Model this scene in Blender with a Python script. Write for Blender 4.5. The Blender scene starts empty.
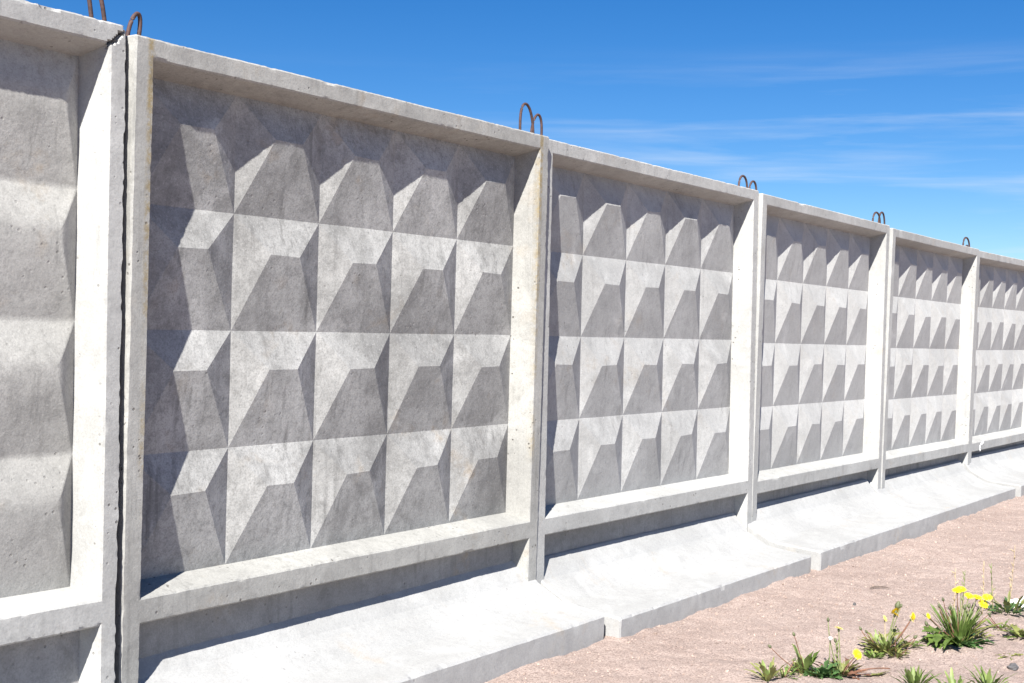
import bpy, bmesh, math, random
from mathutils import Vector, Matrix, Euler, noise
R = math.radians
sc = bpy.context.scene
col = sc.collection
Z0 = 0.53                       # ground is z = 0; fence measurements use the opening's sill as zero

# ------------------------------------------------------------------ helpers
def tag(o, label=None, cat=None, group=None, kind=None):
    if label: o['label'] = label
    if cat: o['category'] = cat
    if group: o['group'] = group
    if kind: o['kind'] = kind
    return o

def empty(name, loc, rot=(0, 0, 0)):
    o = bpy.data.objects.new(name, None)
    o.empty_display_size = 0.1
    o.location = loc
    o.rotation_euler = rot
    col.objects.link(o)
    return o

def mesh_obj(name, verts, faces, mat, parent=None, sharp=None, smooth=True):
    me = bpy.data.meshes.new(name)
    me.from_pydata(verts, [], faces)
    me.update()
    if smooth:
        me.polygons.foreach_set('use_smooth', [True] * len(me.polygons))
        if sharp: me.set_sharp_from_angle(angle=R(sharp))
    if mat: me.materials.append(mat)
    o = bpy.data.objects.new(name, me)
    col.objects.link(o)
    if parent: o.parent = parent
    return o

def fbm(p, oct=3):
    v, a, s = 0.0, 1.0, 1.0
    for _ in range(oct):
        v += a * noise.noise(p * s)
        a *= 0.5
        s *= 2.03
    return v

class Grid:
    """welded quad patches; every vertex can carry an 'edge' direction for wear"""
    def __init__(self):
        self.v, self.key, self.f, self.t, self.edge = [], {}, [], [], {}
    def vert(self, p):
        k = (round(p[0], 5), round(p[1], 5), round(p[2], 5))
        i = self.key.get(k)
        if i is None:
            i = len(self.v)
            self.key[k] = i
            self.v.append(Vector(p))
        return i
    def patch(self, a, b, c, d, nu, nv, t, edge=None):
        """a-b runs along u, a-d along v; edge = inward direction given to the whole patch"""
        a, b, c, d = map(Vector, (a, b, c, d))
        rows = []
        for j in range(nv + 1):
            w = j / nv
            l, r = a.lerp(d, w), b.lerp(c, w)
            rows.append([self.vert(l.lerp(r, i / nu)) for i in range(nu + 1)])
        for j in range(nv):
            for i in range(nu):
                q = [rows[j][i], rows[j][i + 1], rows[j + 1][i + 1], rows[j + 1][i]]
                u = []
                for x in q:
                    if x not in u: u.append(x)
                if len(u) > 2:
                    self.f.append(u)
                    self.t.append(t)
        if edge:
            e = Vector(edge)
            for r_ in rows:
                for x in r_: self.edge[x] = e
    def split(self):
        out = {}
        for f, t in zip(self.f, self.t):
            m, vs, fs = out.setdefault(t, ({}, [], []))
            g = []
            for i in f:
                if i not in m:
                    m[i] = len(vs)
                    vs.append(self.v[i])
                g.append(m[i])
            fs.append(g)
        return {t: (vs, fs) for t, (m, vs, fs) in out.items()}

def tube(vs, fs, pts, rad, n=6):
    """append a tube along pts (list of Vectors); rad is a number or a list"""
    base = len(vs)
    for i, p in enumerate(pts):
        d = (pts[min(i + 1, len(pts) - 1)] - pts[max(i - 1, 0)]).normalized()
        up = Vector((0, 0, 1)) if abs(d.z) < 0.9 else Vector((1, 0, 0))
        x = d.cross(up).normalized()
        y = d.cross(x)
        r = rad[i] if isinstance(rad, (list, tuple)) else rad
        for k in range(n):
            a = 2 * math.pi * k / n
            vs.append(p + x * (r * math.cos(a)) + y * (r * math.sin(a)))
    for i in range(len(pts) - 1):
        for k in range(n):
            a, b = base + i * n + k, base + i * n + (k + 1) % n
            fs.append([a, b, b + n, a + n])
    fs.append([base + k for k in range(n)][::-1])
    fs.append([base + (len(pts) - 1) * n + k for k in range(n)])

# ------------------------------------------------------------------ materials
class NT:
    def __init__(self, name):
        self.m = bpy.data.materials.new(name)
        self.m.use_nodes = True
        self.t = self.m.node_tree
        self.b = self.t.nodes['Principled BSDF']
    def n(self, typ, **kw):
        x = self.t.nodes.new(typ)
        for k, v in kw.items():
            if k in ('ins',):
                for a, b in v.items(): x.inputs[a].default_value = b
            else: setattr(x, k, v)
        return x
    def l(self, a, b): self.t.links.new(a, b)
    def noise(self, vec, scale, detail=4, rough=0.55, dist=0.0):
        x = self.n('ShaderNodeTexNoise', ins={'Scale': scale, 'Detail': detail, 'Roughness': rough, 'Distortion': dist})
        self.l(vec, x.inputs['Vector'])
        return x.outputs['Fac']
    def ramp(self, fac, lo, hi, a=0.0, b=1.0):
        x = self.n('ShaderNodeMapRange', ins={'From Min': lo, 'From Max': hi, 'To Min': a, 'To Max': b})
        self.l(fac, x.inputs['Value'])
        return x.outputs['Result']
    def math(self, op, a, b=None):
        x = self.n('ShaderNodeMath', operation=op)
        for i, s in enumerate((a, b)):
            if s is None: continue
            if isinstance(s, (int, float)): x.inputs[i].default_value = s
            else: self.l(s, x.inputs[i])
        return x.outputs[0]
    def mix(self, fac, a, b, blend='MIX'):
        x = self.n('ShaderNodeMix', data_type='RGBA', blend_type=blend)
        for s, i in ((fac, 0), (a, 6), (b, 7)):
            if isinstance(s, (int, float)): x.inputs[i].default_value = s
            elif isinstance(s, tuple): x.inputs[i].default_value = (*s, 1)
            else: self.l(s, x.inputs[i])
        return x.outputs[2]
    def scaled(self, vec, s):
        x = self.n('ShaderNodeMapping', ins={'Scale': s})
        self.l(vec, x.inputs['Vector'])
        return x.outputs['Vector']
    def bump(self, h, strength, dist, prev=None):
        x = self.n('ShaderNodeBump', ins={'Strength': strength, 'Distance': dist})
        self.l(h, x.inputs['Height'])
        if prev: self.l(prev, x.inputs['Normal'])
        return x.outputs['Normal']
    def coords(self):
        tc = self.n('ShaderNodeTexCoord')
        at = self.n('ShaderNodeAttribute', attribute_type='OBJECT', attribute_name='seed')
        c = self.n('ShaderNodeCombineXYZ')
        self.l(at.outputs['Fac'], c.inputs[0])
        self.l(self.math('MULTIPLY', at.outputs['Fac'], 1.7), c.inputs[1])
        self.l(self.math('MULTIPLY', at.outputs['Fac'], 0.6), c.inputs[2])
        v = self.n('ShaderNodeVectorMath', operation='ADD')
        self.l(tc.outputs['Object'], v.inputs[0])
        self.l(c.outputs[0], v.inputs[1])
        return tc.outputs['Object'], v.outputs[0]

def concrete(name, light, dark, stain=1.0, dirt=1.0, pits=1.0, lichen=0.0, streak=1.0):
    k = NT(name)
    raw, v = k.coords()
    # cloudy cement tone, medium mottling, rain streaks
    c = k.mix(k.ramp(k.noise(v, 1.6, 5, .6, .4), .36, .66), light, dark)
    mot = k.ramp(k.noise(v, 9.0, 6, .62, .6), .50, .76, 0, .48 * dirt)
    c = k.mix(mot, c, tuple(x * .62 for x in dark))
    st = k.noise(k.scaled(v, (26, 26, 1.1)), 1.0, 4, .6)
    c = k.mix(k.math('MULTIPLY', k.ramp(st, .53, .74, 0, .75 * dirt * streak), k.ramp(k.noise(v, 2.2, 2), .4, .62)), c, tuple(x * .55 for x in dark))
    # pale laitance patches
    c = k.mix(k.ramp(k.noise(v, 4.3, 4, .55, .8), .54, .72, 0, .6), c, tuple(min(1, x * 1.16) for x in light))
    # warm rusty / clay stains
    ws = k.math('MULTIPLY', k.ramp(k.noise(v, 3.1, 3, .5, 1.0), .58, .72), k.ramp(k.noise(v, 17, 4, .6), .45, .65))
    c = k.mix(k.math('MULTIPLY', ws, .55 * stain), c, (.40, .30, .19))
    if lichen:
        sx = k.n('ShaderNodeSeparateXYZ')
        k.l(raw, sx.inputs[0])
        ax = k.math('ABSOLUTE', sx.outputs[0])
        band = k.math('MULTIPLY', k.ramp(ax, 1.172, 1.182), k.ramp(ax, 1.212, 1.198))
        up = k.ramp(k.math('ADD', sx.outputs[2], k.ramp(k.noise(v, 3, 2), .3, .7, -.7, .7)), 1.0, 2.1)
        sp = k.ramp(k.noise(v, 30, 5, .7), .38, .58)
        c = k.mix(k.math('MULTIPLY', k.math('MULTIPLY', band, up), k.math('MULTIPLY', sp, lichen)), c, (.27, .215, .12))
    # sand-grain speckle
    gr = k.ramp(k.noise(v, 34, 5, .68, .3), .48, .74, 0, .42 * dirt)
    c = k.mix(gr, c, tuple(x * .58 for x in dark))
    fine = k.noise(v, 150, 3, .75)
    c = k.mix(k.ramp(fine, (.46), .70, .0, .46 * (.4 + .6 * dirt)), c, tuple(x * .55 for x in dark))
    c = k.mix(k.ramp(k.noise(v, 95, 3, .7), .55, .75, 0, .4), c, tuple(min(1, x * 1.2) for x in light))
    # bug holes
    vo = k.n('ShaderNodeTexVoronoi', ins={'Scale': 34.0, 'Randomness': 1.0})
    k.l(v, vo.inputs['Vector'])
    sel = k.ramp(k.noise(v, 5.0, 2), .48, .60)
    r = k.n('ShaderNodeSeparateColor')
    k.l(vo.outputs['Color'], r.inputs[0])
    hole = k.math('MULTIPLY', k.ramp(vo.outputs['Distance'], .12, .21, 1, 0), k.math('MULTIPLY', sel, k.math('GREATER_THAN', r.outputs[0], .62)))
    hole = k.math('MULTIPLY', hole, pits)
    c = k.mix(k.math('MULTIPLY', hole, .75), c, (.11, .10, .09))
    k.l(c, k.b.inputs['Base Color'])
    k.b.inputs['Roughness'].default_value = .9
    k.b.inputs['Specular IOR Level'].default_value = .25
    h = k.math('SUBTRACT', k.math('ADD', k.math('MULTIPLY', k.noise(v, 70, 5, .65), .6), k.math('MULTIPLY', k.noise(v, 9, 4), .8)), k.math('MULTIPLY', hole, 1.5))
    k.l(k.bump(h, .45, .004), k.b.inputs['Normal'])
    return k.m

M = {}
M['frame'] = concrete('cast_concrete', (.412, .409, .393), (.328, .325, .312), .5, .65, 1.0)
M['stained'] = concrete('lichen_streaked_concrete', (.376, .370, .346), (.280, .275, .259), .6, .9, 1.3, lichen=1.2)
M['relief_dirty'] = concrete('dirty_concrete', (.446, .442, .424), (.226, .223, .214), .8, 1.25, .4)
M['relief_worn'] = concrete('worn_concrete', (.455, .446, .416), (.335, .328, .308), 1.0, 1.1, .5)
M['relief'] = concrete('light_concrete', (.438, .436, .424), (.312, .310, .302), .5, .9, .4)
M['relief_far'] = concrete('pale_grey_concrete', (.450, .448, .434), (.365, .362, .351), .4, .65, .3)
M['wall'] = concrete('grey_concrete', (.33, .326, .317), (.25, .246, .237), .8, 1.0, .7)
M['slab'] = concrete('pale_concrete', (.378, .376, .368), (.320, .318, .311), .6, .6, .35, streak=0.0)

def simple(name, rgb, rough=.6, var=.25, scale=30, trans=0.0):
    k = NT(name)
    _, v = k.coords()
    f = k.ramp(k.noise(v, scale, 3), .3, .7)
    k.l(k.mix(f, tuple(x * (1 - var) for x in rgb), tuple(min(1, x * (1 + var)) for x in rgb)), k.b.inputs['Base Color'])
    k.b.inputs['Roughness'].default_value = rough
    if trans:
        k.b.inputs['Subsurface Weight'].default_value = 0
        tr = k.n('ShaderNodeBsdfTranslucent', ins={'Color': (*[min(1, x * 1.5) for x in rgb], 1)})
        mx = k.n('ShaderNodeMixShader', ins={0: trans})
        k.l(k.b.outputs[0], mx.inputs[1])
        k.l(tr.outputs[0], mx.inputs[2])
        k.l(mx.outputs[0], k.t.nodes['Material Output'].inputs['Surface'])
    return k.m

M['rust'] = simple('rusty_steel', (.062, .032, .027), .75, .45, 60)
M['leaf'] = simple('dandelion_leaf', (.112, .172, .036), .55, .35, 20, .25)
M['leaf_pale'] = simple('pale_leaf', (.205, .265, .078), .55, .3, 20, .25)
M['leaf_dark'] = simple('dark_leaf', (.065, .13, .04), .5, .35, 20, .2)
M['leaf_olive'] = simple('olive_leaf', (.185, .198, .058), .6, .4, 20, .2)
M['stem_red'] = simple('reddish_stem', (.16, .075, .045), .6, .3, 20)
M['stem_green'] = simple('green_stem', (.17, .20, .07), .55, .3, 20)
M['stem_dry'] = simple('dry_stalk', (.42, .33, .20), .8, .25, 30)
M['petal'] = simple('yellow_petal', (.86, .62, .015), .6, .12, 40, .15)
M['petal_pale'] = simple('pale_petal', (.80, .68, .22), .6, .12, 40, .15)
M['bud'] = simple('bud_green', (.09, .10, .045), .6, .3, 30)
M['fluff'] = simple('white_fluff', (.85, .84, .80), .9, .05, 40)
M['paper'] = simple('white_paper', (.82, .82, .80), .7, .06, 10)
M['twig'] = simple('dark_bark', (.10, .075, .06), .85, .3, 40)
M['stone'] = simple('dark_stone', (.10, .095, .095), .8, .35, 25)
M['pebble'] = simple('pinkish_grit', (.36, .27, .225), .85, .5, 9)
M['mortar'] = simple('white_mortar', (.86, .85, .82), .9, .06, 25)

def sand():
    k = NT('pinkish_sand')
    tc = k.n('ShaderNodeTexCoord')
    v = tc.outputs['Object']
    c = k.mix(k.ramp(k.noise(v, 1.1, 5, .6, .5), .35, .68), (.420, .328, .286), (.330, .250, .216))
    c = k.mix(k.ramp(k.noise(v, 7, 5, .65, .5), .48, .72, 0, .7), c, (.50, .395, .345))
    c = k.mix(k.ramp(k.noise(v, 24, 5, .7, .4), .52, .72, 0, .65), c, (.215, .155, .132))
    c = k.mix(k.ramp(k.noise(v, 110, 3, .75), .46, .64, 0, .85), c, (.15, .11, .096))
    c = k.mix(k.ramp(k.noise(v, 170, 2, .7), .56, .72, 0, .6), c, (.62, .53, .47))
    vo = k.n('ShaderNodeTexVoronoi', ins={'Scale': 75.0})
    k.l(v, vo.inputs['Vector'])
    s = k.n('ShaderNodeSeparateColor')
    k.l(vo.outputs['Color'], s.inputs[0])
    sp = k.math('MULTIPLY', k.ramp(vo.outputs['Distance'], .12, .26, 1, 0), k.math('GREATER_THAN', s.outputs[0], .82))
    c = k.mix(k.math('MULTIPLY', sp, .65), c, (.14, .10, .085))
    c = k.mix(1.0, c, (.96, .965, .965), 'MULTIPLY')
    k.l(c, k.b.inputs['Base Color'])
    k.b.inputs['Roughness'].default_value = .95
    k.b.inputs['Specular IOR Level'].default_value = .15
    h = k.math('ADD', k.math('MULTIPLY', k.noise(v, 26, 6, .7, .3), 1.0), k.math('MULTIPLY', k.noise(v, 130, 4, .7), .5))
    k.l(k.bump(h, .8, .012), k.b.inputs['Normal'])
    return k.m
M['sand'] = sand()

# ------------------------------------------------------------------ fence panels
W, SL, H, RB, RT, C_ = 2.5, .0716, 1.8233, .0894, .072, .006
D, X0, ZA, ZT, HR, RL, FZ = .1241, .1002, .0316, 1.7903, .0473, .1471, .6602
DL, T, ZB = .080, .185, -.40
XL = SL + .020                           # back corners of the shallower lower recess
ORG = Vector((W / 2, 0, ZB))             # the Empty stands at the foot of the panel

def build_panel(seed, step, wear, worn, broken=False, ext=(.008, .008), ridge=RL):
    g = Grid()
    xa, xb = -ext[0], W + ext[1]
    s = lambda L, lo=1: max(lo, int(round(L / step)))
    nA, nRail, nTop, nLeg = s(SL, 3), s(RB, 3), s(RT, 3), s(.31, 4)
    cn, cm = s(.46, 10), s(.44, 10)
    nX, nZ, nD, nT = 5 * cn, 4 * cm, s(D, 4), s(T, 4)
    c = C_
    zr = [ZB, -RB + c, -c, H + c, H + RT - c]
    nz = [nLeg, nRail, nZ, nTop]
    xr = [xa + c, SL - c, W - SL + c, xb - c]
    nx = [nA, nX, nA]
    z4 = H + RT
    # front face
    for j in range(4):
        for i in range(3):
            if i == 1 and j in (0, 2): continue
            t = 'stile_l' if i == 0 else 'stile_r' if i == 2 else ('bottom_rail' if j == 1 else 'top_rail')
            g.patch((xr[i], 0, zr[j]), (xr[i + 1], 0, zr[j]), (xr[i + 1], 0, zr[j + 1]), (xr[i], 0, zr[j + 1]), nx[i], nz[j], t)
    # outer sides, back
    for j in range(4):
        a, b, n = zr[j], zr[j + 1], nz[j]
        g.patch((xa, c, a), (xa + c, 0, a), (xa + c, 0, b), (xa, c, b), 1, n, 'stile_l', (.7, .4, 0))
        g.patch((xa, T, a), (xa, c, a), (xa, c, b), (xa, T, b), nT, n, 'stile_l')
        g.patch((xb - c, 0, a), (xb, c, a), (xb, c, b), (xb - c, 0, b), 1, n, 'stile_r', (-.7, .4, 0))
        g.patch((xb, c, a), (xb, T, a), (xb, T, b), (xb, c, b), nT, n, 'stile_r')
        g.patch((xb, T, a), (xa, T, a), (xa, T, b), (xb, T, b), 12, n, 'back')
    # top
    for i in range(3):
        t = 'stile_l' if i == 0 else 'stile_r' if i == 2 else 'top_rail'
        a, b, n = xr[i], xr[i + 1], nx[i]
        g.patch((a, 0, z4 - c), (b, 0, z4 - c), (b, c, z4), (a, c, z4), n, 1, t, (0, .5, -.8))
        g.patch((a, c, z4), (b, c, z4), (b, T, z4), (a, T, z4), n, nT, t)
        g.patch((a, T, z4), (b, T, z4), (b, T, z4 - c), (a, T, z4 - c), n, 1, t)
    g.patch((xa, c, z4 - c), (xa + c, c, z4), (xa + c, T, z4), (xa, T, z4 - c), 1, nT, 'stile_l')
    g.patch((xb - c, c, z4), (xb, c, z4 - c), (xb, T, z4 - c), (xb - c, T, z4), 1, nT, 'stile_r')
    g.patch((xa, c, z4 - c), (xa + c, 0, z4 - c), (xa + c, c, z4), (xa + c, c, z4), 1, 1, 'stile_l', (.5, .4, -.5))
    g.patch((xb - c, 0, z4 - c), (xb, c, z4 - c), (xb - c, c, z4), (xb - c, c, z4), 1, 1, 'stile_r', (-.5, .4, -.5))
    # upper opening: chamfer then drafted sides down to the relief
    fr = [(SL - c, -c), (W - SL + c, -c), (W - SL + c, H + c), (SL - c, H + c)]
    ed = [(SL, 0), (W - SL, 0), (W - SL, H), (SL, H)]
    bk = [(X0, ZA), (W - X0, ZA), (W - X0, ZT), (X0, ZT)]
    for q, (t, n, e) in enumerate((('bottom_rail', nX, (0, .5, -.6)), ('stile_r', nZ, (.6, .5, 0)), ('top_rail', nX, (0, .5, .6)), ('stile_l', nZ, (-.6, .5, 0)))):
        w = (q + 1) % 4
        g.patch((fr[q][0], 0, fr[q][1]), (fr[w][0], 0, fr[w][1]), (ed[w][0], c, ed[w][1]), (ed[q][0], c, ed[q][1]), n, 1, t, e)
        g.patch((ed[q][0], c, ed[q][1]), (ed[w][0], c, ed[w][1]), (bk[w][0], D, bk[w][1]), (bk[q][0], D, bk[q][1]), n, nD, t)
    # lower recess (open at the foot)
    zl = -RB - .015
    fr = [(W - SL + c, ZB), (W - SL + c, -RB + c), (SL - c, -RB + c), (SL - c, ZB)]
    ed = [(W - SL, ZB), (W - SL, -RB), (SL, -RB), (SL, ZB)]
    bk = [(W - XL, ZB), (W - XL, zl), (XL, zl), (XL, ZB)]
    for q, (t, n, e) in enumerate((('stile_r', nLeg, (.6, .5, 0)), ('bottom_rail', nX, (0, .5, .6)), ('stile_l', nLeg, (-.6, .5, 0)))):
        w = q + 1
        g.patch((fr[q][0], 0, fr[q][1]), (fr[w][0], 0, fr[w][1]), (ed[w][0], c, ed[w][1]), (ed[q][0], c, ed[q][1]), n, 1, t, e)
        g.patch((ed[q][0], c, ed[q][1]), (ed[w][0], c, ed[w][1]), (bk[w][0], DL, bk[w][1]), (bk[q][0], DL, bk[q][1]), n, nD, t)
    g.patch((XL, DL, ZB), (W - XL, DL, ZB), (W - XL, DL, zl), (XL, DL, zl), nX, nLeg, 'lower_wall')
    # diamond relief, 5 x 4 hipped points
    cx, cy, ar = (W - 2 * X0) / 5, (ZT - ZA) / 4, s(.17, 5)
    rnd = random.Random(seed * 7 + 3)
    for i in range(5):
        for j in range(4):
            a, b = X0 + i * cx, X0 + (i + 1) * cx
            z, y = ZA + j * cy, ZA + (j + 1) * cy
            xm = (a + b) / 2 + rnd.uniform(-.005, .005)
            zm = z + FZ * cy + rnd.uniform(-.006, .006)
            hy = D - HR + rnd.uniform(-.003, .003)
            half = ridge / 2 + rnd.uniform(-.004, .004)
            l_, r_ = (xm - half, hy, zm + rnd.uniform(-.003, .003)), (xm + half, hy, zm + rnd.uniform(-.003, .003))
            g.patch((a, D, z), (b, D, z), r_, l_, cn, ar, 'relief')
            g.patch((b, D, y), (a, D, y), l_, r_, cn, ar, 'relief')
            g.patch((a, D, y), (a, D, z), l_, l_, cm, ar, 'relief')
            g.patch((b, D, z), (b, D, y), r_, r_, cm, ar, 'relief')
    # wear the soft old relief smooth
    if worn:
        adj, rel = {}, set()
        other = set()
        for f, t in zip(g.f, g.t):
            (rel if t == 'relief' else other).update(f)
            if t == 'relief':
                for q in range(len(f)):
                    adj.setdefault(f[q], set()).add(f[q - 1])
                    adj.setdefault(f[q - 1], set()).add(f[q])
        rel -= other
        rel = {i for i in rel if min(abs(g.v[i].z - ZA - q * (ZT - ZA) / 4) for q in range(5)) > .012}
        for _ in range(worn):
            new = {i: sum((g.v[n].y for n in adj[i]), 0.0) / len(adj[i]) for i in rel}
            for i, yv in new.items(): g.v[i].y = .35 * g.v[i].y + .65 * yv
    # irregular casting + chipped arrises
    so = Vector((seed * 11.3, seed * 5.1, seed * 2.7))
    for i, p in enumerate(g.v):
        q = p + so
        off = Vector((noise.noise(q * 2.3), noise.noise(q * 2.3 + Vector((9, 4, 2))), noise.noise(q * 2.3 + Vector((3, 8, 5))))) * .0016
        off.y += .0007 * noise.noise(q * 14)
        e = g.edge.get(i)
        if e:
            n1 = noise.noise(q * 26)
            chip = max(0, n1 - .30) * .009 + max(0, noise.noise(q * 9) - .45) * .030 + max(0, noise.noise(q * 48) - .2) * .005
            k = wear
            if broken and p.z > H + .03: k = 2.6
            if broken and -RB - .01 < p.z < -RB + .02: k = 2.4
            off += e * (chip * k + .0012 * noise.noise(q * 70))
            if p.x > W - .02 or p.x < .004:
                off.x += (-1 if p.x > 1 else 1) * ((.013 * abs(noise.noise(q * 8)) + .012 * max(0, noise.noise(q * 21))) if broken else .0022 * noise.noise(q * 17))
        if broken and p.z > H - .02 and p.x > W - SL - .012 and p.y < .06:
            # diagonal crack across the broken top corner
            pl = [(W + .01, z4 + .01), (W - .006, z4 - .010), (W - .016, z4 - .026), (W - .034, z4 - .034), (W - .046, H + .018), (W - SL, H + .004)]
            dm = 9
            for (ax, az), (bx, bz) in zip(pl, pl[1:]):
                A, B, P = Vector((ax, az)), Vector((bx, bz)), Vector((p.x, p.z))
                tt = max(0, min(1, (P - A).dot(B - A) / (B - A).length_squared))
                dm = min(dm, (P - A.lerp(B, tt)).length)
            dm += .0015 * noise.noise(q * 60)
            if dm < .0055: off.y += .035
        if broken and p.x > W - .004:
            zq = Vector((0, 3.1, p.z * 7))
            off.x -= .003 + .014 * abs(noise.noise(zq)) + .009 * max(0, noise.noise(Vector((p.y * 5, 1, p.z * 22)))) if p.z < H - .05 else 0
        g.v[i] = p + off
    return g

# pose of each panel: roll, tilt, yaw (degrees) and shift from the even spacing (metres)
POSE = {
    0: ((.05, .1, .1), (-.006, -.03, .03)),
    1: ((.19, -.47, .08), (-.0076, -.0433, .0227)), 2: ((-.19, .71, .74), (.004, -.013, -.0029)),
    3: ((0, 0, 0), (0, .012, 0)), 4: ((.15, .69, .44), (-.0024, .022, -.0213)),
    5: ((.15, 1.25, .12), (-.0014, .0284, -.0468)), 6: ((-.19, 1.19, -.35), (-.0004, .0326, -.0552)),
    7: ((.1, .6, .1), (0, .03, -.05)), 8: ((-.1, .4, -.2), (0, .03, -.05)), 9: ((.1, .5, .1), (0, .02, -.05)),
}
LOOPS = {   # two loops of bent bar per panel: foot a, foot b, apex (panel coordinates), bar radius
    0: [((.05, .10), (.11, .10), (.08, 2.02), .005), ((2.38, .08), (2.47, .08), (2.42, 2.05), .005)],
    1: [((.05, .10), (.11, .10), (.08, 2.02), .005), ((2.418, .08), (2.474, .085), (2.385, 2.10), .0074)],
    2: [((.012, .075), (.064, .082), (.064, 1.985), .0075), ((2.368, .08), (2.484, .08), (2.405, 2.048), .0068)],
    3: [((.040, .12), (.135, .12), (.110, 2.036), .0066), ((2.365, .08), (2.495, .08), (2.430, 1.986), .0072)],
    4: [((.035, .12), (.155, .12), (.105, 1.990), .0072), ((2.320, .08), (2.500, .08), (2.407, 1.995), .0078)],
    5: [((.035, .14), (.185, .14), (.110, 2.035), .0078), ((2.235, .08), (2.450, .08), (2.325, 1.995), .0085)],
    6: [((2.3, .08), (2.42, .08), (2.35, 2.02), .0055), ((.05, .14), (.14, .14), (.1, 1.95), .0075)],
    7: [((.05, .12), (.12, .12), (.09, 2.02), .0055), ((2.36, .08), (2.47, .08), (2.41, 2.02), .0055)],
    8: [((.05, .12), (.12, .12), (.09, 2.02), .0055), ((2.36, .08), (2.47, .08), (2.41, 2.02), .0055)],
    9: [((.05, .12), (.12, .12), (.09, 2.02), .0055), ((2.36, .08), (2.47, .08), (2.41, 2.02), .0055)],
}
LABEL = {
    0: 'concrete fence panel just outside the left edge of the photo',
    1: 'concrete fence panel cut off by the left edge, soft worn relief and cracked top corner',
    2: 'largest whole concrete fence panel, second from the left, with darkly stained diamond relief',
    3: 'third concrete fence panel from the left, beside the largest panel',
    4: 'fourth concrete fence panel from the left, narrower than the third',
    5: 'fifth concrete fence panel from the left, the farthest one seen whole',
    6: 'far concrete fence panel cut off by the right edge, white splash on its rail',
    7: 'concrete fence panel just outside the right edge of the photo',
    8: 'concrete fence panel second beyond the right edge of the photo',
    9: 'concrete fence panel third beyond the right edge of the photo',
}
STEP = {0: .03, 1: .0085, 2: .0085, 3: .011, 4: .014, 5: .018, 6: .02, 7: .03, 8: .03, 9: .03}
for k in range(0, 10):
    rot, sh = POSE[k]
    eul = Euler((R(rot[1]), R(rot[0]), R(rot[2])), 'XYZ')
    ctr = Vector((W / 2, 0, 0))
    loc = ctr + Vector(((k - 3) * (W + .02), 0, Z0)) + Vector(sh) + eul.to_matrix() @ Vector((0, 0, ZB))
    root = empty('fence_panel', loc, eul)
    tag(root, LABEL[k], 'fence panel', 'concrete panels of the fence')
    g = build_panel(k + 1, STEP[k], {1: 1.0, 2: .8, 3: .7}.get(k, .6), 55 if k == 1 else 0, k == 1, {1: (.008, 0), 2: (.009, .009)}.get(k, (.008, .008)), .29 if k == 1 else RL)
    parts = g.split()
    for t, nm, mt in (('stile_l', 'stile', 'frame'), ('stile_r', 'stile', 'frame'), ('top_rail', 'top_rail', 'frame'), ('bottom_rail', 'bottom_rail', 'frame'),
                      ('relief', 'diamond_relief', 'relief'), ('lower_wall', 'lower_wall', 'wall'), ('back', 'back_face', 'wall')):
        vs, fs = parts[t]
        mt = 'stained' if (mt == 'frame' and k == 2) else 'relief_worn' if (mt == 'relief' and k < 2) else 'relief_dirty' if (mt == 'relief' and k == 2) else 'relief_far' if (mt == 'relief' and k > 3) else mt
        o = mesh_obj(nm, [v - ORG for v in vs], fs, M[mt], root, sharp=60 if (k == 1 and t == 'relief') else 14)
        o['seed'] = float(k) * 3.7
    for (ax, ay), (bx, by), (tx, tz), r_ in LOOPS[k]:
        zt = H + RT - .03
        A, B = Vector((ax, ay, zt)), Vector((bx, by, zt))
        ap = Vector((tx, (ay + by) / 2, tz))
        pts = []
        for q in range(29):
            a = q / 28 * math.pi
            u = .5 - .5 * math.cos(a)
            hgt = math.sin(a) ** .62
            base = A.lerp(B, u)
            # lean of the loop grows with height
            lean = ap.x - (ax + bx) / 2
            pts.append(Vector((base.x + lean * hgt ** 1.5 * .8, base.y, zt + (tz - zt) * hgt)))
        vs, fs = [], []
        tube(vs, fs, pts, r_, 8)
        o = mesh_obj('lifting_loop', [v - ORG for v in vs], fs, M['rust'], root)
        o['seed'] = k + ax
    if k == 6:
        rr = random.Random(4)
        vs, fs = [], []
        for (dx, dz, sx, sz) in ((.34, -.055, .020, .030), (.40, -.025, .026, .020), (.445, -.012, .012, .018), (.36, -.028, .014, .012), (.345, -.085, .008, .016)):
            b = len(vs)
            n = 12
            vs.append(Vector((dx, -.010, dz)))
            for q in range(n):
                a = 2 * math.pi * q / n
                w = 1 + rr.uniform(-.25, .25)
                vs.append(Vector((dx + sx * w * math.cos(a), -.0015, dz + sz * w * math.sin(a))))
            for q in range(n): fs.append([b, b + 1 + (q + 1) % n, b + 1 + q])
        o = mesh_obj('mortar_splash', [v - ORG for v in vs], fs, M['mortar'], root)
        o['seed'] = 1.0

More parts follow.
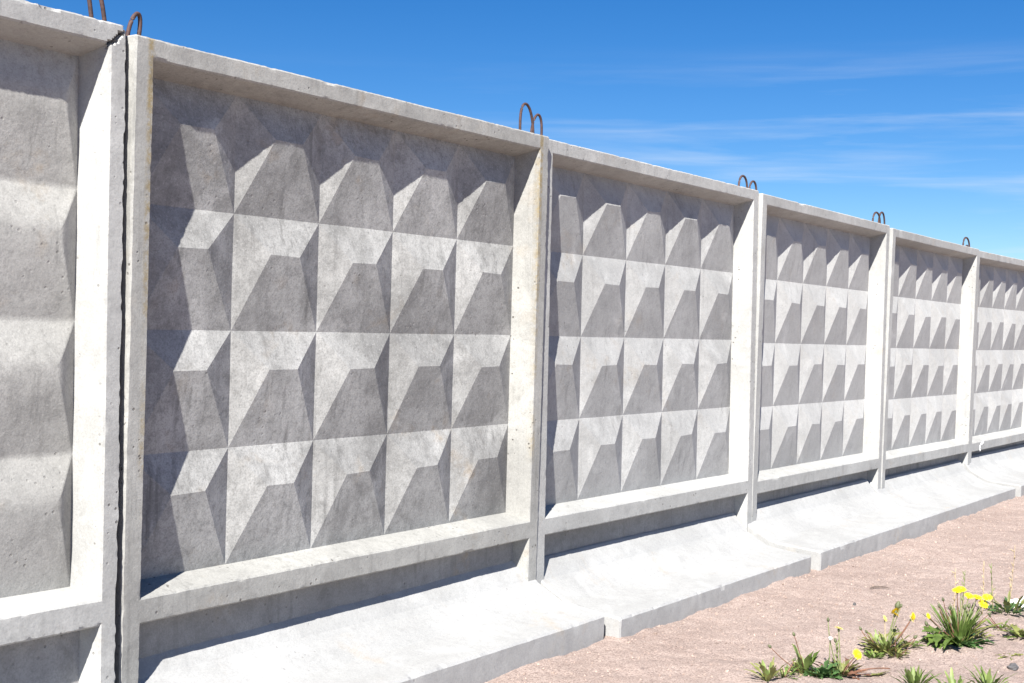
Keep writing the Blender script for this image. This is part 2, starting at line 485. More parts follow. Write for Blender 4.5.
# ------------------------------------------------------------------ footing slabs
def build_slab(x0, x1, yf, seed, zt=0.0, yaw=0.0, step=.03):
    L = x1 - x0
    prof = [(yf + .004, -.06), (yf, .0), (yf - .002, .098), (yf + .007, .108), (yf + .12, .116), (-.20, .130), (-.15, .141), (-.13, .150), (-.01, .212), (.012, .230), (.085, .322), (.19, .352), (.45, .17), (.55, .108), (.556, -.06)]
    dense = []
    for (a, b), (c, d) in zip(prof, prof[1:]):
        n = max(1, int(math.hypot(c - a, d - b) / step))
        for i in range(n): dense.append((a + (c - a) * i / n, b + (d - b) * i / n))
    dense.append(prof[-1])
    nx = int(L / step)
    ch = .010
    xs = [(0.0, 1), (ch, 0)] + [(ch + (L - 2 * ch) * i / nx, 0) for i in range(1, nx)] + [(L - ch, 0), (L, 1)]
    so = Vector((seed * 4.7, seed * 9.2, seed))
    vs, fs = [], []
    n = len(dense)
    def wob(p, edge):
        q = p + so
        d = Vector((noise.noise(q * 2.1), noise.noise(q * 2.1 + Vector((5, 2, 8))), noise.noise(q * 1.7 + Vector((1, 7, 3))))) * .0018
        d.z += .0009 * noise.noise(q * 11)
        d.y += .002 * noise.noise(q * 15)
        if edge:
            chip = max(0, noise.noise(q * 13) - .36) * .020 + max(0, noise.noise(q * 31) - .25) * .010 + .002 * noise.noise(q * 45)
            d += Vector((0, 1, -.8)) * chip
        return p + d
    for (x, e) in xs:
        for (y, z) in dense:
            zz = z + zt
            if e and z > .02: zz -= ch * .9
            if e and y < yf + .05: y += ch * .7
            vs.append(wob(Vector((x, y, zz)), y < yf + .02 and z > .09))
    for i in range(len(xs) - 1):
        for j in range(n - 1):
            a = i * n + j
            fs.append([a, a + n, a + n + 1, a + 1])
    # end caps run down to the buried bottom
    for ci, flip in ((0, False), (len(xs) - 1, True)):
        prev = [ci * n + j for j in range(n)]
        for r_ in range(1, 7):
            row = []
            for j in range(n):
                p = vs[ci * n + j]
                z = p.z + (-.06 - p.z) * r_ / 6
                row.append(len(vs))
                vs.append(Vector((p.x + .002 * noise.noise(Vector((p.y * 20, z * 20, seed))), p.y, z)))
            for j in range(n - 1):
                q = [prev[j], prev[j + 1], row[j + 1], row[j]]
                fs.append(q if not flip else q[::-1])
            prev = row
    return vs, fs

SLABS = [
    (-7.55, -5.06, -.40, 0, 0, 'concrete footing slab just outside the left edge of the photo'),
    (-5.03, -2.54, -.42, 1, 0, 'concrete footing slab in the bottom left corner under the worn panel'),
    (-2.52, -.004, -.392, 2, .006, 'nearest long footing slab under the largest panel, front cut by the bottom edge'),
    (.040, 2.395, -.450, 3, -.010, 'second footing slab seen whole, below the third panel, pale bevelled end'),
    (2.445, 4.835, -.490, 4, .012, 'footing slab below the fourth panel, standing furthest forward onto the sand'),
    (4.91, 7.385, -.440, 5, -.010, 'far footing slab below the fifth panel, narrow white gap at its near end'),
    (7.46, 9.95, -.470, 6, .006, 'farthest footing slab, cut off by the right edge of the photo'),
    (10.01, 12.5, -.42, 7, 0, 'concrete footing slab just outside the right edge of the photo'),
    (12.56, 15.0, -.42, 8, 0, 'concrete footing slab second beyond the right edge of the photo'),
    (15.06, 17.6, -.42, 9, 0, 'concrete footing slab third beyond the right edge of the photo'),
]
for x0, x1, yf, sd, zt, lb in SLABS:
    vs, fs = build_slab(x0, x1, yf, sd, zt, step=.022 if 1 <= sd <= 4 else .05)
    o = mesh_obj('footing_slab', vs, fs, M['slab'], None, sharp=10)
    o.location = (x0, 0, 0)
    o['seed'] = sd * 2.3
    tag(o, lb, 'footing', 'footing slabs under the fence')

# ------------------------------------------------------------------ ground
def ground_h(x, y):
    p = Vector((x, y, 0))
    h = .016 * noise.noise(p * 1.3) + .010 * noise.noise(p * 4.1 + Vector((7, 3, 1))) + .006 * noise.noise(p * 11)
    h += .0055 * noise.noise(p * 27 + Vector((2, 9, 4))) + .0035 * noise.noise(p * 61)
    near = max(0, min(1, (-.36 - y) / .5))
    far = max(0, min(1, (14 - math.hypot(x, y + 2)) / 6))
    h = h * (.55 + .45 * near) * far
    for x0, x1, yf, *_ in SLABS:
        if x0 - .03 <= x <= x1 + .03 and y > yf - .3:
            # soil banked against the footing in places, washed out in others
            b = noise.noise(Vector((x * 2.4, 3, 0))) + .5 * noise.noise(Vector((x * 9, 1, 0)))
            h += .026 * max(-.45, b) * math.exp(-max(0, yf - y) / .045)
            break
    return h - .004
def axis(lo, hi, st, ends):
    v = [lo + i * st for i in range(int((hi - lo) / st) + 1)]
    a, s = v[0], st
    left = []
    while a > -ends:
        s *= 1.45
        a -= s
        left.append(a)
    b, s = v[-1], st
    right = []
    while b < ends:
        s *= 1.45
        b += s
        right.append(b)
    return left[::-1] + v + right
xs = axis(-1.6, 8.6, .021, 900)
ys = axis(-3.0, -.30, .017, 900)
vs = [(x, y, ground_h(x, y)) for x in xs for y in ys]
ny = len(ys)
fs = [(i * ny + j, (i + 1) * ny + j, (i + 1) * ny + j + 1, i * ny + j + 1) for i in range(len(xs) - 1) for j in range(ny - 1)]
o = mesh_obj('ground', vs, fs, M['sand'])
tag(o, kind='structure')

# grit lying on the sand
rnd = random.Random(11)
vs, fs = [], []
for _ in range(5200):
    y = -.42 - 2.6 * rnd.random() ** 1.2
    x = rnd.uniform(-1.2, 8.0)
    s_ = rnd.choice((.0025, .003, .003, .004, .005, .0075)) * rnd.uniform(.7, 1.4)
    b = len(vs)
    z = ground_h(x, y)
    rot = Euler((rnd.uniform(0, 6), rnd.uniform(0, 6), rnd.uniform(0, 6))).to_matrix()
    for d in ((1, 0, 0), (-1, 0, 0), (0, .8, 0), (0, -.8, 0), (0, 0, .6), (0, 0, -.6)):
        vs.append(rot @ Vector(d) * s_ * rnd.uniform(.8, 1.25) + Vector((x, y, z + s_ * .25)))
    for a, c, d in ((0, 2, 4), (2, 1, 4), (1, 3, 4), (3, 0, 4), (2, 0, 5), (1, 2, 5), (3, 1, 5), (0, 3, 5)):
        fs.append([b + a, b + c, b + d])
o = mesh_obj('loose_grit', vs, fs, M['pebble'], smooth=False)
tag(o, 'fine pinkish grit scattered over the sand in front of the fence', 'grit', kind='stuff')

# ------------------------------------------------------------------ weeds
def leaf(vs, fs, ang, length, width, pitch, curl, lobes, rnd, base=Vector((0, 0, 0)), droop=0.0):
    """one leaf blade: a folded strip along an arching midrib, lobed margin when lobes > 0"""
    n = max(8, lobes * 3 + 2)
    b = len(vs)
    p = base.copy()
    pi = pitch
    turn, roll = rnd.uniform(-.9, .9), rnd.uniform(-.7, .7)
    for i in range(n + 1):
        t = i / n
        ang += turn / n + rnd.uniform(-.06, .06)
        side = Vector((-math.sin(ang), math.cos(ang), 0))
        d = Vector((math.cos(ang) * math.cos(pi), math.sin(ang) * math.cos(pi), math.sin(pi)))
        w = width * (math.sin(math.pi * min(1, .08 + .92 * t) ** 1.3) ** .8) * .5
        if t > .9: w *= (1 - t) / .1 * .9 + .1
        if lobes:
            w *= .38 + .85 * ((i % 3) / 2)
        up = side.cross(d).normalized()
        if up.z < 0: up = -up
        tw = (side + up * (roll * t + rnd.uniform(-.2, .2))).normalized()
        w *= rnd.uniform(.8, 1.15)
        vs.append(p + tw * w + up * w * .35)
        vs.append(p)
        vs.append(p - tw * w + up * w * .35)
        p = p + d * (length / n)
        pi -= (curl + droop * t) / n
    for i in range(n):
        a = b + 3 * i
        fs.append([a, a + 1, a + 4, a + 3])
        fs.append([a + 1, a + 2, a + 5, a + 4])
    return p

def stalk(ang, length, lean, bend, base=Vector((0, 0, 0)), n=9):
    pts, p, pi = [base.copy()], base.copy(), math.pi / 2 - lean
    for i in range(n):
        d = Vector((math.cos(ang) * math.cos(pi), math.sin(ang) * math.cos(pi), math.sin(pi)))
        p = p + d * (length / n)
        pi += bend / n
        pts.append(p.copy())
    return pts

def flower(parent, at, tilt, r_, mat, rnd, calyx=True):
    """open dandelion head: layered ray florets over a green cup"""
    o = empty_rot = Euler(tilt).to_matrix()
    vs, fs = [], []
    for layer, (rr, pit, cnt) in enumerate(((1.0, .22, 26), (.85, .45, 24), (.65, .75, 20), (.42, 1.05, 14), (.2, 1.35, 7))):
        for q in range(cnt):
            a = 2 * math.pi * (q + .5 * (layer % 2) + rnd.uniform(-.25, .25)) / cnt
            ln = r_ * rr * rnd.uniform(.88, 1.08)
            d = Vector((math.cos(a) * math.cos(pit * .6), math.sin(a) * math.cos(pit * .6), math.sin(pit * .6)))
            sd = Vector((-math.sin(a), math.cos(a), 0)) * r_ * .075
            b0 = d * r_ * .10 + Vector((0, 0, .002))
            m, e = b0 + d * ln * .6, b0 + d * ln + Vector((0, 0, -.10 * ln))
            k = len(vs)
            vs += [b0 - sd * .5, b0 + sd * .5, m + sd, m - sd, e + sd * .8, e - sd * .8]
            fs += [[k, k + 1, k + 2, k + 3], [k + 3, k + 2, k + 4, k + 5]]
    vs = [empty_rot @ v + at for v in vs]
    f = mesh_obj('flower_head', vs, fs, M[mat], parent, smooth=False)
    return f

def bud(parent, at, d, r_, mat='bud'):
    vs, fs = [], []
    d = d.normalized()
    pts = [at + d * r_ * t for t in (-.2, .3, .9, 1.6, 2.2, 2.6)]
    tube(vs, fs, pts, [r_ * q for q in (.35, .85, 1.0, .8, .5, .25)], 7)
    return mesh_obj('bud', vs, fs, M[mat], parent)

def plant(name, x, y, seed, label, cat, leaves, stems=(), group='weeds growing in the sand'):
    """leaves: dicts of rosette layers; stems: dicts with an optional flower or bud"""
    rnd = random.Random(seed)
    root = empty(name, (x, y, ground_h(x, y) - .003), (0, 0, 0))
    tag(root, label, cat, group)
    for L in leaves:
        vs, fs = [], []
        a0, a1 = L.get('arc', (0, 360))
        for q in range(L['n']):
            a = R(a0 + (a1 - a0) * (q + rnd.uniform(.1, .9)) / L['n'])
            rr = rnd.uniform(0, L.get('spread', .012))
            off = Vector(L.get('off', (0, 0, 0)))
            leaf(vs, fs, a, L['len'] * rnd.uniform(.65, 1.15), L['w'] * rnd.uniform(.75, 1.2), R(L['pitch'] + rnd.uniform(-14, 14)), L.get('curl', .6) * rnd.uniform(.6, 1.4), L.get('lobes', 0), rnd,
                 off + Vector((rr * math.cos(a), rr * math.sin(a), .002)))
        o = mesh_obj('leaves', vs, fs, M[L['mat']], root)
        o['seed'] = seed * .3
    for mt, nn, ll in (('leaf_olive', 9, .5), ('stem_dry', 5, .45), ('leaf_pale', 6, .6)):
        if not stems or name == 'dry_stalk': break
        L = leaves[0]
        vs, fs = [], []
        for q in range(nn):
            a = rnd.uniform(0, 6.28)
            rr = rnd.uniform(0, L.get('spread', .012) + .02)
            leaf(vs, fs, a, L['len'] * ll * rnd.uniform(.6, 1.2), L['w'] * .55, R(rnd.uniform(5, 75)), rnd.uniform(-.3, 1.2), 2, rnd, Vector((rr * math.cos(a), rr * math.sin(a), .002)))
        o = mesh_obj('leaves', vs, fs, M[mt], root)
        o['seed'] = seed * .9
    for S in stems:
        pts = stalk(R(S['ang']), S['len'], R(S['lean']), R(S.get('bend', 0)), Vector(S.get('off', (0, 0, 0))))
        vs, fs = [], []
        r_ = S.get('r', .0028)
        tube(vs, fs, pts, [r_ * (1 - .35 * i / 9) for i in range(10)], 6)
        for q in range(S.get('twigs', 0)):
            i = 3 + q % 6
            d = Vector((rnd.uniform(-1, 1), rnd.uniform(-1, 1), rnd.uniform(.6, 1.6))).normalized()
            tube(vs, fs, [pts[i], pts[i] + d * .012, pts[i] + d * .03], [r_ * .7, r_ * 1.5, r_ * .5], 5)
        s_ = mesh_obj('stem', vs, fs, M[S.get('mat', 'stem_green')], root)
        s_['seed'] = seed * .7 + S['ang']
        d = (pts[-1] - pts[-2]).normalized()
        if 'flower' in S:
            t = S.get('tilt', (0, 0, 0))
            flower(s_, pts[-1], tuple(map(R, t)), S['flower'], S.get('petal', 'petal'), rnd)
            bud(s_, pts[-1] - d * .012, d, S['flower'] * .30)
        if 'bud' in S: bud(s_, pts[-1], d, S['bud'], S.get('budmat', 'bud'))
    return root

# directions: the camera looks along +x+y, so image right is about -55 degrees, image left about 125, towards the lens about 215
PR, PL, PF = -55, 125, 215
plant('dandelion_rosette', -.225, -1.330, 1, 'small pale rosette of narrow upright leaves, leftmost weed on the sand', 'weed',
      [dict(n=13, len=.13, w=.020, pitch=52, curl=.5, mat='leaf_olive', lobes=2), dict(n=5, len=.10, w=.018, pitch=72, curl=.2, mat='leaf_pale')])
plant('broadleaf_weed', .045, -1.385, 2, 'broad leaved pale green weed with a long reddish bud stalk reaching left', 'weed',
      [dict(n=6, len=.125, w=.042, pitch=70, curl=.3, mat='leaf_pale', spread=.03), dict(n=7, len=.07, w=.032, pitch=30, curl=.6, mat='leaf_olive'), dict(n=4, len=.14, w=.040, pitch=66, curl=.1, arc=(-95, -20), mat='leaf')],
      [dict(ang=PL, len=.19, lean=62, bend=20, mat='stem_red', bud=.007), dict(ang=PL, len=.175, lean=14, bend=-6, mat='stem_red', bud=.007), dict(ang=-170, len=.12, lean=40, mat='stem_red')])
plant('leafy_weed', .058, -1.462, 3, 'dark green low leafy clump between the broad leaved weed and the reddish dandelion', 'weed',
      [dict(n=44, len=.075, w=.026, pitch=38, curl=.9, mat='leaf_dark', spread=.055, lobes=2), dict(n=14, len=.085, w=.026, pitch=62, curl=.8, mat='leaf_dark', spread=.03, lobes=2)])
plant('dandelion', .145, -1.510, 4, 'sprawling dandelion with reddish stems and one bright yellow flower low over the sand', 'dandelion',
      [dict(n=16, len=.14, w=.022, pitch=24, curl=.5, mat='stem_red', lobes=3, spread=.03), dict(n=18, len=.10, w=.022, pitch=48, curl=.7, mat='leaf_olive', lobes=2), dict(n=3, len=.13, w=.022, pitch=12, arc=(-75, -30), curl=-.2, mat='leaf_olive', lobes=3, off=(.05, -.07, .0))],
      [dict(ang=PR, len=.12, lean=30, bend=-10, mat='stem_red', flower=.023, tilt=(48, -34, 0)),
       dict(ang=PL, len=.21, lean=4, bend=0, mat='stem_green', flower=.020, petal='petal_pale', tilt=(10, 10, 0)),
       dict(ang=100, len=.150, lean=12, bend=4, mat='stem_green', bud=.0075, twigs=6),
       dict(ang=PR, len=.22, lean=66, bend=-30, mat='stem_red', r=.004), dict(ang=PL, len=.25, lean=24, bend=22, mat='stem_green', bud=.007, budmat='bud'),
       dict(ang=PF, len=.10, lean=50, mat='stem_red')])
plant('dandelion', .665, -1.528, 5, 'bushy olive dandelion with dark reddish stems and drooping yellow heads left of the tallest clump', 'dandelion',
      [dict(n=30, len=.14, w=.020, pitch=52, curl=.7, mat='leaf_olive', lobes=3, spread=.05), dict(n=16, len=.12, w=.020, pitch=30, curl=.5, mat='leaf_olive', lobes=3, spread=.04), dict(n=10, len=.11, w=.022, pitch=66, curl=.4, mat='leaf_pale', lobes=2, spread=.04), dict(n=9, len=.09, w=.014, pitch=18, curl=.1, mat='stem_red')],
      [dict(ang=PR, len=.185, lean=7, bend=-12, mat='stem_green', flower=.023, tilt=(30, 20, 0)),
       dict(ang=PR, len=.20, lean=9, bend=-8, mat='stem_green', flower=.024, tilt=(-40, 30, 0)), dict(ang=PR, len=.215, lean=10, bend=-6, mat='stem_green', bud=.014),
       dict(ang=PR, len=.225, lean=14, bend=-6, mat='stem_green', bud=.007),
       dict(ang=PL, len=.16, lean=3, bend=0, mat='stem_dry', flower=.016, petal='petal_pale', tilt=(60, 0, 0)),
       dict(ang=PL, len=.16, lean=66, bend=40, mat='stem_red', bud=.007), dict(ang=PL, len=.13, lean=58, bend=30, mat='stem_red', bud=.006),
       dict(ang=PR, len=.20, lean=40, bend=10, mat='stem_red', flower=.017, petal='petal_pale', tilt=(60, 10, 0)), dict(ang=PR, len=.215, lean=44, bend=20, mat='stem_red', flower=.018, tilt=(75, -20, 0)), dict(ang=PR, len=.15, lean=70, bend=20, mat='stem_red', bud=.008)])
plant('leafy_weed', .545, -1.512, 6, 'tiny bright green tuft at the foot of the bushy olive dandelion', 'weed',
      [dict(n=24, len=.055, w=.012, pitch=45, curl=.4, mat='leaf', spread=.035), dict(n=8, len=.05, w=.010, pitch=25, curl=.2, mat='leaf_pale', spread=.04)])
plant('dandelion', 1.06, -1.750, 7, 'tallest dandelion clump with a crowd of bright yellow flowers on upright stems', 'dandelion',
      [dict(n=44, len=.20, w=.011, pitch=68, curl=.5, mat='leaf', spread=.055, arc=(-110, 130)), dict(n=40, len=.19, w=.010, pitch=77, curl=.3, mat='leaf', spread=.035),
       dict(n=16, len=.26, w=.050, pitch=26, curl=.8, mat='leaf', lobes=4, arc=(85, 200), spread=.02), dict(n=11, len=.18, w=.044, pitch=18, curl=.7, mat='leaf_dark', lobes=4, arc=(-100, 0), spread=.02),
       dict(n=10, len=.13, w=.042, pitch=10, curl=.6, mat='leaf_dark', lobes=3, arc=(190, 265), spread=.03), dict(n=8, len=.20, w=.020, pitch=52, curl=.4, mat='leaf_olive', arc=(-85, -25), spread=.03)],
      [dict(ang=PL, len=.255, lean=3, bend=0, mat='stem_red', flower=.024, tilt=(8, -14, 0)),
       dict(ang=PR, len=.262, lean=3, bend=4, flower=.024, tilt=(10, -20, 0)),
       dict(ang=PR, len=.235, lean=9, bend=-4, flower=.022, tilt=(20, -20, 0)),
       dict(ang=PR, len=.240, lean=18, bend=-6, flower=.023, tilt=(14, -10, 0)),
       dict(ang=PR, len=.262, lean=27, bend=-8, flower=.023, tilt=(10, -30, 0)),
       dict(ang=PR, len=.225, lean=27, bend=-8, flower=.024, tilt=(34, -30, 0)),
       dict(ang=PL, len=.17, lean=20, bend=10, mat='stem_red', bud=.007), dict(ang=PL, len=.22, lean=28, bend=16, mat='stem_red', bud=.007), dict(ang=PL, len=.20, lean=40, bend=24, mat='stem_red', bud=.007),
       dict(ang=PR, len=.20, lean=40, bend=-10, mat='stem_red', bud=.0075), dict(ang=PL, len=.2, lean=52, bend=6, mat='stem_red', flower=.014, tilt=(60, -30, 0)), dict(ang=PR, len=.17, lean=8, bud=.009), dict(ang=PR, len=.18, lean=14, bud=.009)])
plant('leafy_weed', 1.95, -1.755, 8, 'grey green low weed beside the white scrap and below the dry stalks', 'weed',
      [dict(n=26, len=.11, w=.030, pitch=36, curl=.6, mat='leaf_dark', spread=.10, lobes=2), dict(n=10, len=.12, w=.022, pitch=60, curl=.4, mat='leaf_olive', spread=.08)])
plant('leafy_weed', 1.345, -1.975, 9, 'green weed touching the right edge of the photo above the dark stone', 'weed',
      [dict(n=16, len=.12, w=.028, pitch=42, curl=.5, mat='leaf_olive', lobes=2, spread=.03), dict(n=12, len=.10, w=.026, pitch=25, curl=.5, mat='leaf', lobes=2, spread=.03)])
for i, (x, y, lb, n, ln) in enumerate(((.034, -1.871, 'fresh green rosette cut by the bottom edge, left of two others', 16, .13), (.109, -2.007, 'narrow leaved green rosette at the bottom edge, middle of three', 9, .11), (.202, -2.119, 'fresh green rosette at the bottom edge, right of two others', 13, .145))):
    plant('dandelion_rosette', x, y, 20 + i, lb, 'weed', [dict(n=int(n * 1.6), len=ln, w=.017, pitch=55, curl=.5, mat='leaf', lobes=2), dict(n=n // 2, len=ln * .9, w=.020, pitch=70, curl=.3, mat='leaf_pale')])
# dry stalks behind the tall clump
for i, (x, y, hgt, lean, ang, lb) in enumerate(((1.62, -1.560, .26, 3, PR, 'thin dry stalk standing just behind the tallest dandelion flowers, leftmost of the dry stalks'), (1.66, -1.590, .25, 5, PR, 'pale dry stalk second from the left behind the yellow flowers'),
        (1.80, -1.66, .29, 2, PR, 'dry seedy stalk between the yellow flowers and the grey green weed'), (1.86, -1.70, .27, 5, PL, 'slim dry stalk left of the grey green weed'),
        (2.02, -1.74, .36, 6, PR, 'tallest dry brown stalk rising out of the grey green weed'), (2.06, -1.82, .30, 9, PR, 'pale dry stalk leaning right near the white scrap'), (2.12, -1.86, .28, 6, PR, 'brown dry stalk at the right edge over the white scrap'))):
    plant('dry_stalk', x, y, 40 + i, lb, 'dry stalk', [dict(n=3, len=.05, w=.010, pitch=50, curl=.5, mat='leaf_olive')],
          [dict(ang=ang, len=hgt, lean=lean, bend=4, r=.0022, mat='stem_dry' if i % 2 == 0 or i == 5 else 'stem_green', twigs=7), dict(ang=ang + 60, len=hgt * .6, lean=lean + 8, r=.0018, mat='stem_dry', twigs=3)], group='dry stalks behind the dandelions')
plant('small_sprout', .95, -1.66, 60, 'small sprout with dull buds just left of the tallest dandelion clump', 'weed',
      [dict(n=8, len=.06, w=.02, pitch=35, curl=.4, mat='leaf_olive', lobes=2)], [dict(ang=PL, len=.09, lean=20, mat='stem_red', bud=.009), dict(ang=PR, len=.07, lean=30, mat='stem_red', bud=.008)])
plant('small_sprout', .93, -2.02, 61, 'flattened grey green sprout on bare sand above the dark stone', 'weed',
      [dict(n=9, len=.06, w=.016, pitch=12, curl=.2, mat='leaf_olive', lobes=2)])

for i, (x, y, lb) in enumerate(((.215, -1.500, 'loose reddish sprout on the sand just right of the bright yellow flower'), (-.10, -1.352, 'tiny seedling between the leftmost rosette and the broad leaved weed'),
        (.60, -1.60, 'low sprawling sprout in front of the bushy olive dandelion'), (.80, -1.59, 'small ragged sprout between the bushy dandelion and the tallest clump'), (1.22, -1.80, 'ragged sprout just right of the tallest clump'), (1.50, -1.83, 'small sprout below the grey green weed at right'))):
    plant('small_sprout', x, y, 80 + i, lb, 'weed',
          [dict(n=12, len=.075, w=.015, pitch=34, curl=.5, mat=('leaf_olive', 'leaf')[i % 2], lobes=2, spread=.025)],
          [dict(ang=PR + 40 * i, len=.09, lean=48, bend=10, mat='stem_red', bud=.006), dict(ang=PL + 70 * i, len=.08, lean=55, bend=20, mat='stem_red')])

# ------------------------------------------------------------------ litter
def lump(name, x, y, sx, sy, sz, seed, mat, label, cat):
    bm = bmesh.new()
    bmesh.ops.create_icosphere(bm, subdivisions=3, radius=1)
    for v in bm.verts:
        p = v.co.copy()
        f = 1 + .35 * noise.noise(p * 1.3 + Vector((seed, 0, 0))) + .15 * noise.noise(p * 3.5 + Vector((seed, 2, 0)))
        v.co = Vector((p.x * sx * f, p.y * sy * f, p.z * sz * f))
    me = bpy.data.meshes.new(name)
    bm.to_mesh(me)
    bm.free()
    me.materials.append(M[mat])
    o = bpy.data.objects.new(name, me)
    col.objects.link(o)
    o.location = (x, y, ground_h(x, y) + sz * .3)
    o['seed'] = seed
    tag(o, label, cat)
lump('stone', .735, -2.085, .035, .022, .016, 3.0, 'stone', 'dark stone on the sand near the bottom right corner', 'stone')
lump('stone', .80, -2.075, .014, .010, .008, 5.0, 'stone', 'small dark pebble beside the dark stone at lower right', 'stone')
lump('stone', 1.62, -1.02, .012, .010, .010, 7.0, 'stone', 'lone dark pebble on open sand above the bushy dandelion', 'stone')
# crumpled paper scrap
rnd = random.Random(5)
vs, fs = [], []
for i in range(9):
    for j in range(7):
        p = Vector((i / 8 - .5, j / 6 - .5, 0))
        vs.append(Vector((p.x * .13, p.y * .085, .022 + .030 * noise.noise(p * 3.7 + Vector((1, 5, 2))) + .012 * noise.noise(p * 8) + .02 * p.x)))
for i in range(8):
    for j in range(6):
        a = i * 7 + j
        fs.append([a, a + 7, a + 8, a + 1])
o = mesh_obj('paper_scrap', vs, fs, M['paper'], smooth=False)
sol = o.modifiers.new('thickness', 'SOLIDIFY')
sol.thickness = .0012
o.location = (2.20, -1.765, ground_h(2.2, -1.765))
o.rotation_euler = (R(14), R(-10), R(-50))
o['seed'] = 2.0
tag(o, 'crumpled white paper scrap on the sand at the right edge', 'litter')
# twig and small white scraps
vs, fs = [], []
tube(vs, fs, [Vector((-.06, 0, .004)), Vector((-.03, .012, .010)), Vector((.01, .004, .012)), Vector((.04, .012, .008)), Vector((.065, .010, .004))], [.003, .005, .004, .003, .002], 6)
tube(vs, fs, [Vector((.01, .004, .012)), Vector((.03, -.015, .016)), Vector((.045, -.022, .008))], [.003, .002, .001], 5)
o = mesh_obj('twig', vs, fs, M['twig'])
o.location = (2.13, -.983, ground_h(2.13, -.983))
o.rotation_euler = (0, 0, R(-52))
o['seed'] = 3.0
tag(o, 'dark bent twig lying on open sand between the footing and dandelions', 'twig')
bm = bmesh.new()
vs, fs = [], []
rnd = random.Random(9)
for q in range(46):
    d = Vector((rnd.gauss(0, 1), rnd.gauss(0, 1), rnd.gauss(0, 1))).normalized()
    c0 = Vector((0, 0, .0))
    tube(vs, fs, [c0, d * .009], [.0011, .0015], 4)
bm.free()
tuft = empty('seed_head', (.10, -1.475, ground_h(.10, -1.475)))
tag(tuft, 'white dandelion seed head beside the pale flower of the sprawling dandelion', 'seed head')
mesh_obj('fluff', [v + Vector((0, 0, .165)) for v in vs], fs, M['fluff'], tuft)['seed'] = 1.0
vs, fs = [], []
tube(vs, fs, stalk(R(30), .165, R(4), 0), .0018, 5)
mesh_obj('stem', vs, fs, M['stem_green'], tuft)['seed'] = 1.0

# ------------------------------------------------------------------ light and sky
LD = Vector((2.3, 1.0, -2.43)).normalized()          # where the sunlight goes
toS = -LD
el = math.asin(toS.z)
az = math.atan2(toS.x, toS.y)                        # clockwise from +Y
sun = bpy.data.lights.new('sun', 'SUN')
sun.energy = 5.0
sun.angle = R(.5)
sun.color = (1.0, .97, .915)
so = bpy.data.objects.new('sun', sun)
so.rotation_euler = LD.to_track_quat('-Z', 'Y').to_euler()
so.location = (-6, -4, 8)
col.objects.link(so)

w = bpy.data.worlds.new('World')
sc.world = w
w.use_nodes = True
nt = w.node_tree
bg = nt.nodes['Background']
sky = nt.nodes.new('ShaderNodeTexSky')
sky.sky_type = 'NISHITA'
sky.sun_disc = False
sky.sun_elevation = el
sky.sun_rotation = az
sky.altitude = 1000
sky.air_density = 1.0
sky.dust_density = 0.0
sky.ozone_density = 5.0
tc = nt.nodes.new('ShaderNodeTexCoord')
# cirrus: long thin horizontal wisps
mp = nt.nodes.new('ShaderNodeMapping')
mp.inputs['Scale'].default_value = (1.6, 1.6, 22)
mp.inputs['Location'].default_value = (0, 0, 1.0)
mp.inputs['Rotation'].default_value = (R(-1.5), R(2.5), 0)
nt.links.new(tc.outputs['Generated'], mp.inputs['Vector'])
nz = nt.nodes.new('ShaderNodeTexNoise')
nz.inputs['Scale'].default_value = 1.5
nz.inputs['Detail'].default_value = 7
nz.inputs['Roughness'].default_value = .58
nz.inputs['Distortion'].default_value = .35
nt.links.new(mp.outputs[0], nz.inputs['Vector'])
mr = nt.nodes.new('ShaderNodeMapRange')
mr.inputs['From Min'].default_value = .50
mr.inputs['From Max'].default_value = .80
mr.inputs['To Max'].default_value = .36
nt.links.new(nz.outputs['Fac'], mr.inputs['Value'])
mx = nt.nodes.new('ShaderNodeMix')
mx.data_type = 'RGBA'
mx.inputs[7].default_value = (7.0, 7.6, 8.4, 1)
# the cirrus lies in one part of the sky (towards +x, -y) and is combed by finer fibres
vd = nt.nodes.new('ShaderNodeVectorMath')
vd.operation = 'DOT_PRODUCT'
vd.inputs[1].default_value = (.58, -.81, 0)
nt.links.new(tc.outputs['Generated'], vd.inputs[0])
mk = nt.nodes.new('ShaderNodeMapRange')
mk.interpolation_type = 'SMOOTHSTEP'
mk.inputs['From Min'].default_value = -.16
mk.inputs['From Max'].default_value = .30
mk.inputs['To Min'].default_value = .25
mk.inputs['To Max'].default_value = 1.5
nt.links.new(vd.outputs['Value'], mk.inputs['Value'])
mp2 = nt.nodes.new('ShaderNodeMapping')
mp2.inputs['Scale'].default_value = (5, 5, 95)
mp2.inputs['Rotation'].default_value = (R(-1.5), R(2.5), 0)
nt.links.new(tc.outputs['Generated'], mp2.inputs['Vector'])
nz2 = nt.nodes.new('ShaderNodeTexNoise')
nz2.inputs['Scale'].default_value = 1.6
nz2.inputs['Detail'].default_value = 6
nz2.inputs['Distortion'].default_value = .5
nt.links.new(mp2.outputs[0], nz2.inputs['Vector'])
fi = nt.nodes.new('ShaderNodeMapRange')
fi.inputs['From Min'].default_value = .35
fi.inputs['From Max'].default_value = .65
fi.inputs['To Min'].default_value = .35
fi.inputs['To Max'].default_value = 1.25
nt.links.new(nz2.outputs['Fac'], fi.inputs['Value'])
m1 = nt.nodes.new('ShaderNodeMath')
m1.operation = 'MULTIPLY'
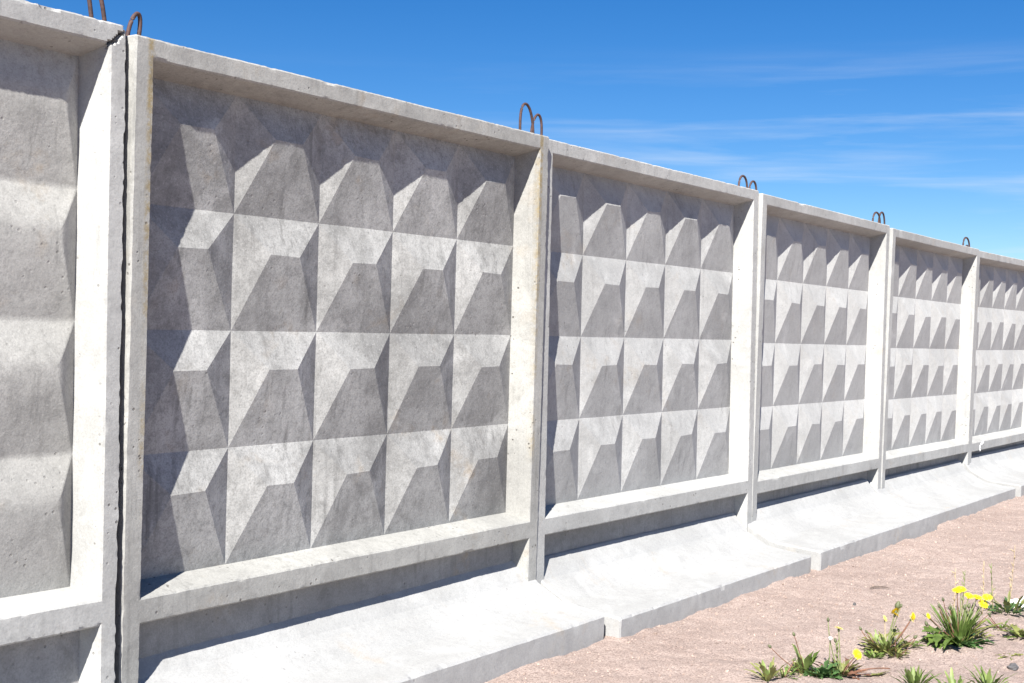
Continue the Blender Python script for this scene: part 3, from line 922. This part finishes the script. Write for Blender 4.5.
m2 = nt.nodes.new('ShaderNodeMath')
m2.operation = 'MULTIPLY'
sz = nt.nodes.new('ShaderNodeSeparateXYZ')
nt.links.new(tc.outputs['Generated'], sz.inputs[0])
eb = nt.nodes.new('ShaderNodeMapRange')
eb.interpolation_type = 'SMOOTHSTEP'
eb.inputs['From Min'].default_value = .225
eb.inputs['From Max'].default_value = .165
nt.links.new(sz.outputs[2], eb.inputs['Value'])
m0 = nt.nodes.new('ShaderNodeMath')
m0.operation = 'MULTIPLY'
nt.links.new(mr.outputs[0], m0.inputs[0])
nt.links.new(eb.outputs[0], m0.inputs[1])
nt.links.new(m0.outputs[0], m1.inputs[0])
nt.links.new(mk.outputs[0], m1.inputs[1])
nt.links.new(m1.outputs[0], m2.inputs[0])
nt.links.new(fi.outputs[0], m2.inputs[1])
nt.links.new(m2.outputs[0], mx.inputs[0])
hs = nt.nodes.new('ShaderNodeHueSaturation')
hs.inputs['Saturation'].default_value = 1.32
hs.inputs['Hue'].default_value = .507
nt.links.new(sky.outputs[0], hs.inputs['Color'])
nt.links.new(hs.outputs[0], mx.inputs[6])
nt.links.new(mx.outputs[2], bg.inputs['Color'])
bg.inputs['Strength'].default_value = .05

# ------------------------------------------------------------------ camera
cam = bpy.data.cameras.new('camera')
cam.sensor_width = 36
cam.lens = 1277.37 / 1024 * 36
cam.clip_start = .05
cam.clip_end = 3000
co = bpy.data.objects.new('camera', cam)
rt = Vector((.58036321, -.81409312, .02075887))
dn = Vector((.00777019, -.0199542, -.9997707))
fw = Vector((.81432068, .58039144, -.00525503))
co.matrix_world = Matrix(((rt.x, -dn.x, -fw.x, -5.2537), (rt.y, -dn.y, -fw.y, -3.55302), (rt.z, -dn.z, -fw.z, .91426 + Z0), (0, 0, 0, 1)))
col.objects.link(co)
sc.camera = co

sc.view_settings.view_transform = 'Standard'
sc.view_settings.look = 'None'
sc.view_settings.exposure = 1.25
sc.view_settings.gamma = 1
sc.cycles.max_bounces = 8
sc.cycles.diffuse_bounces = 2
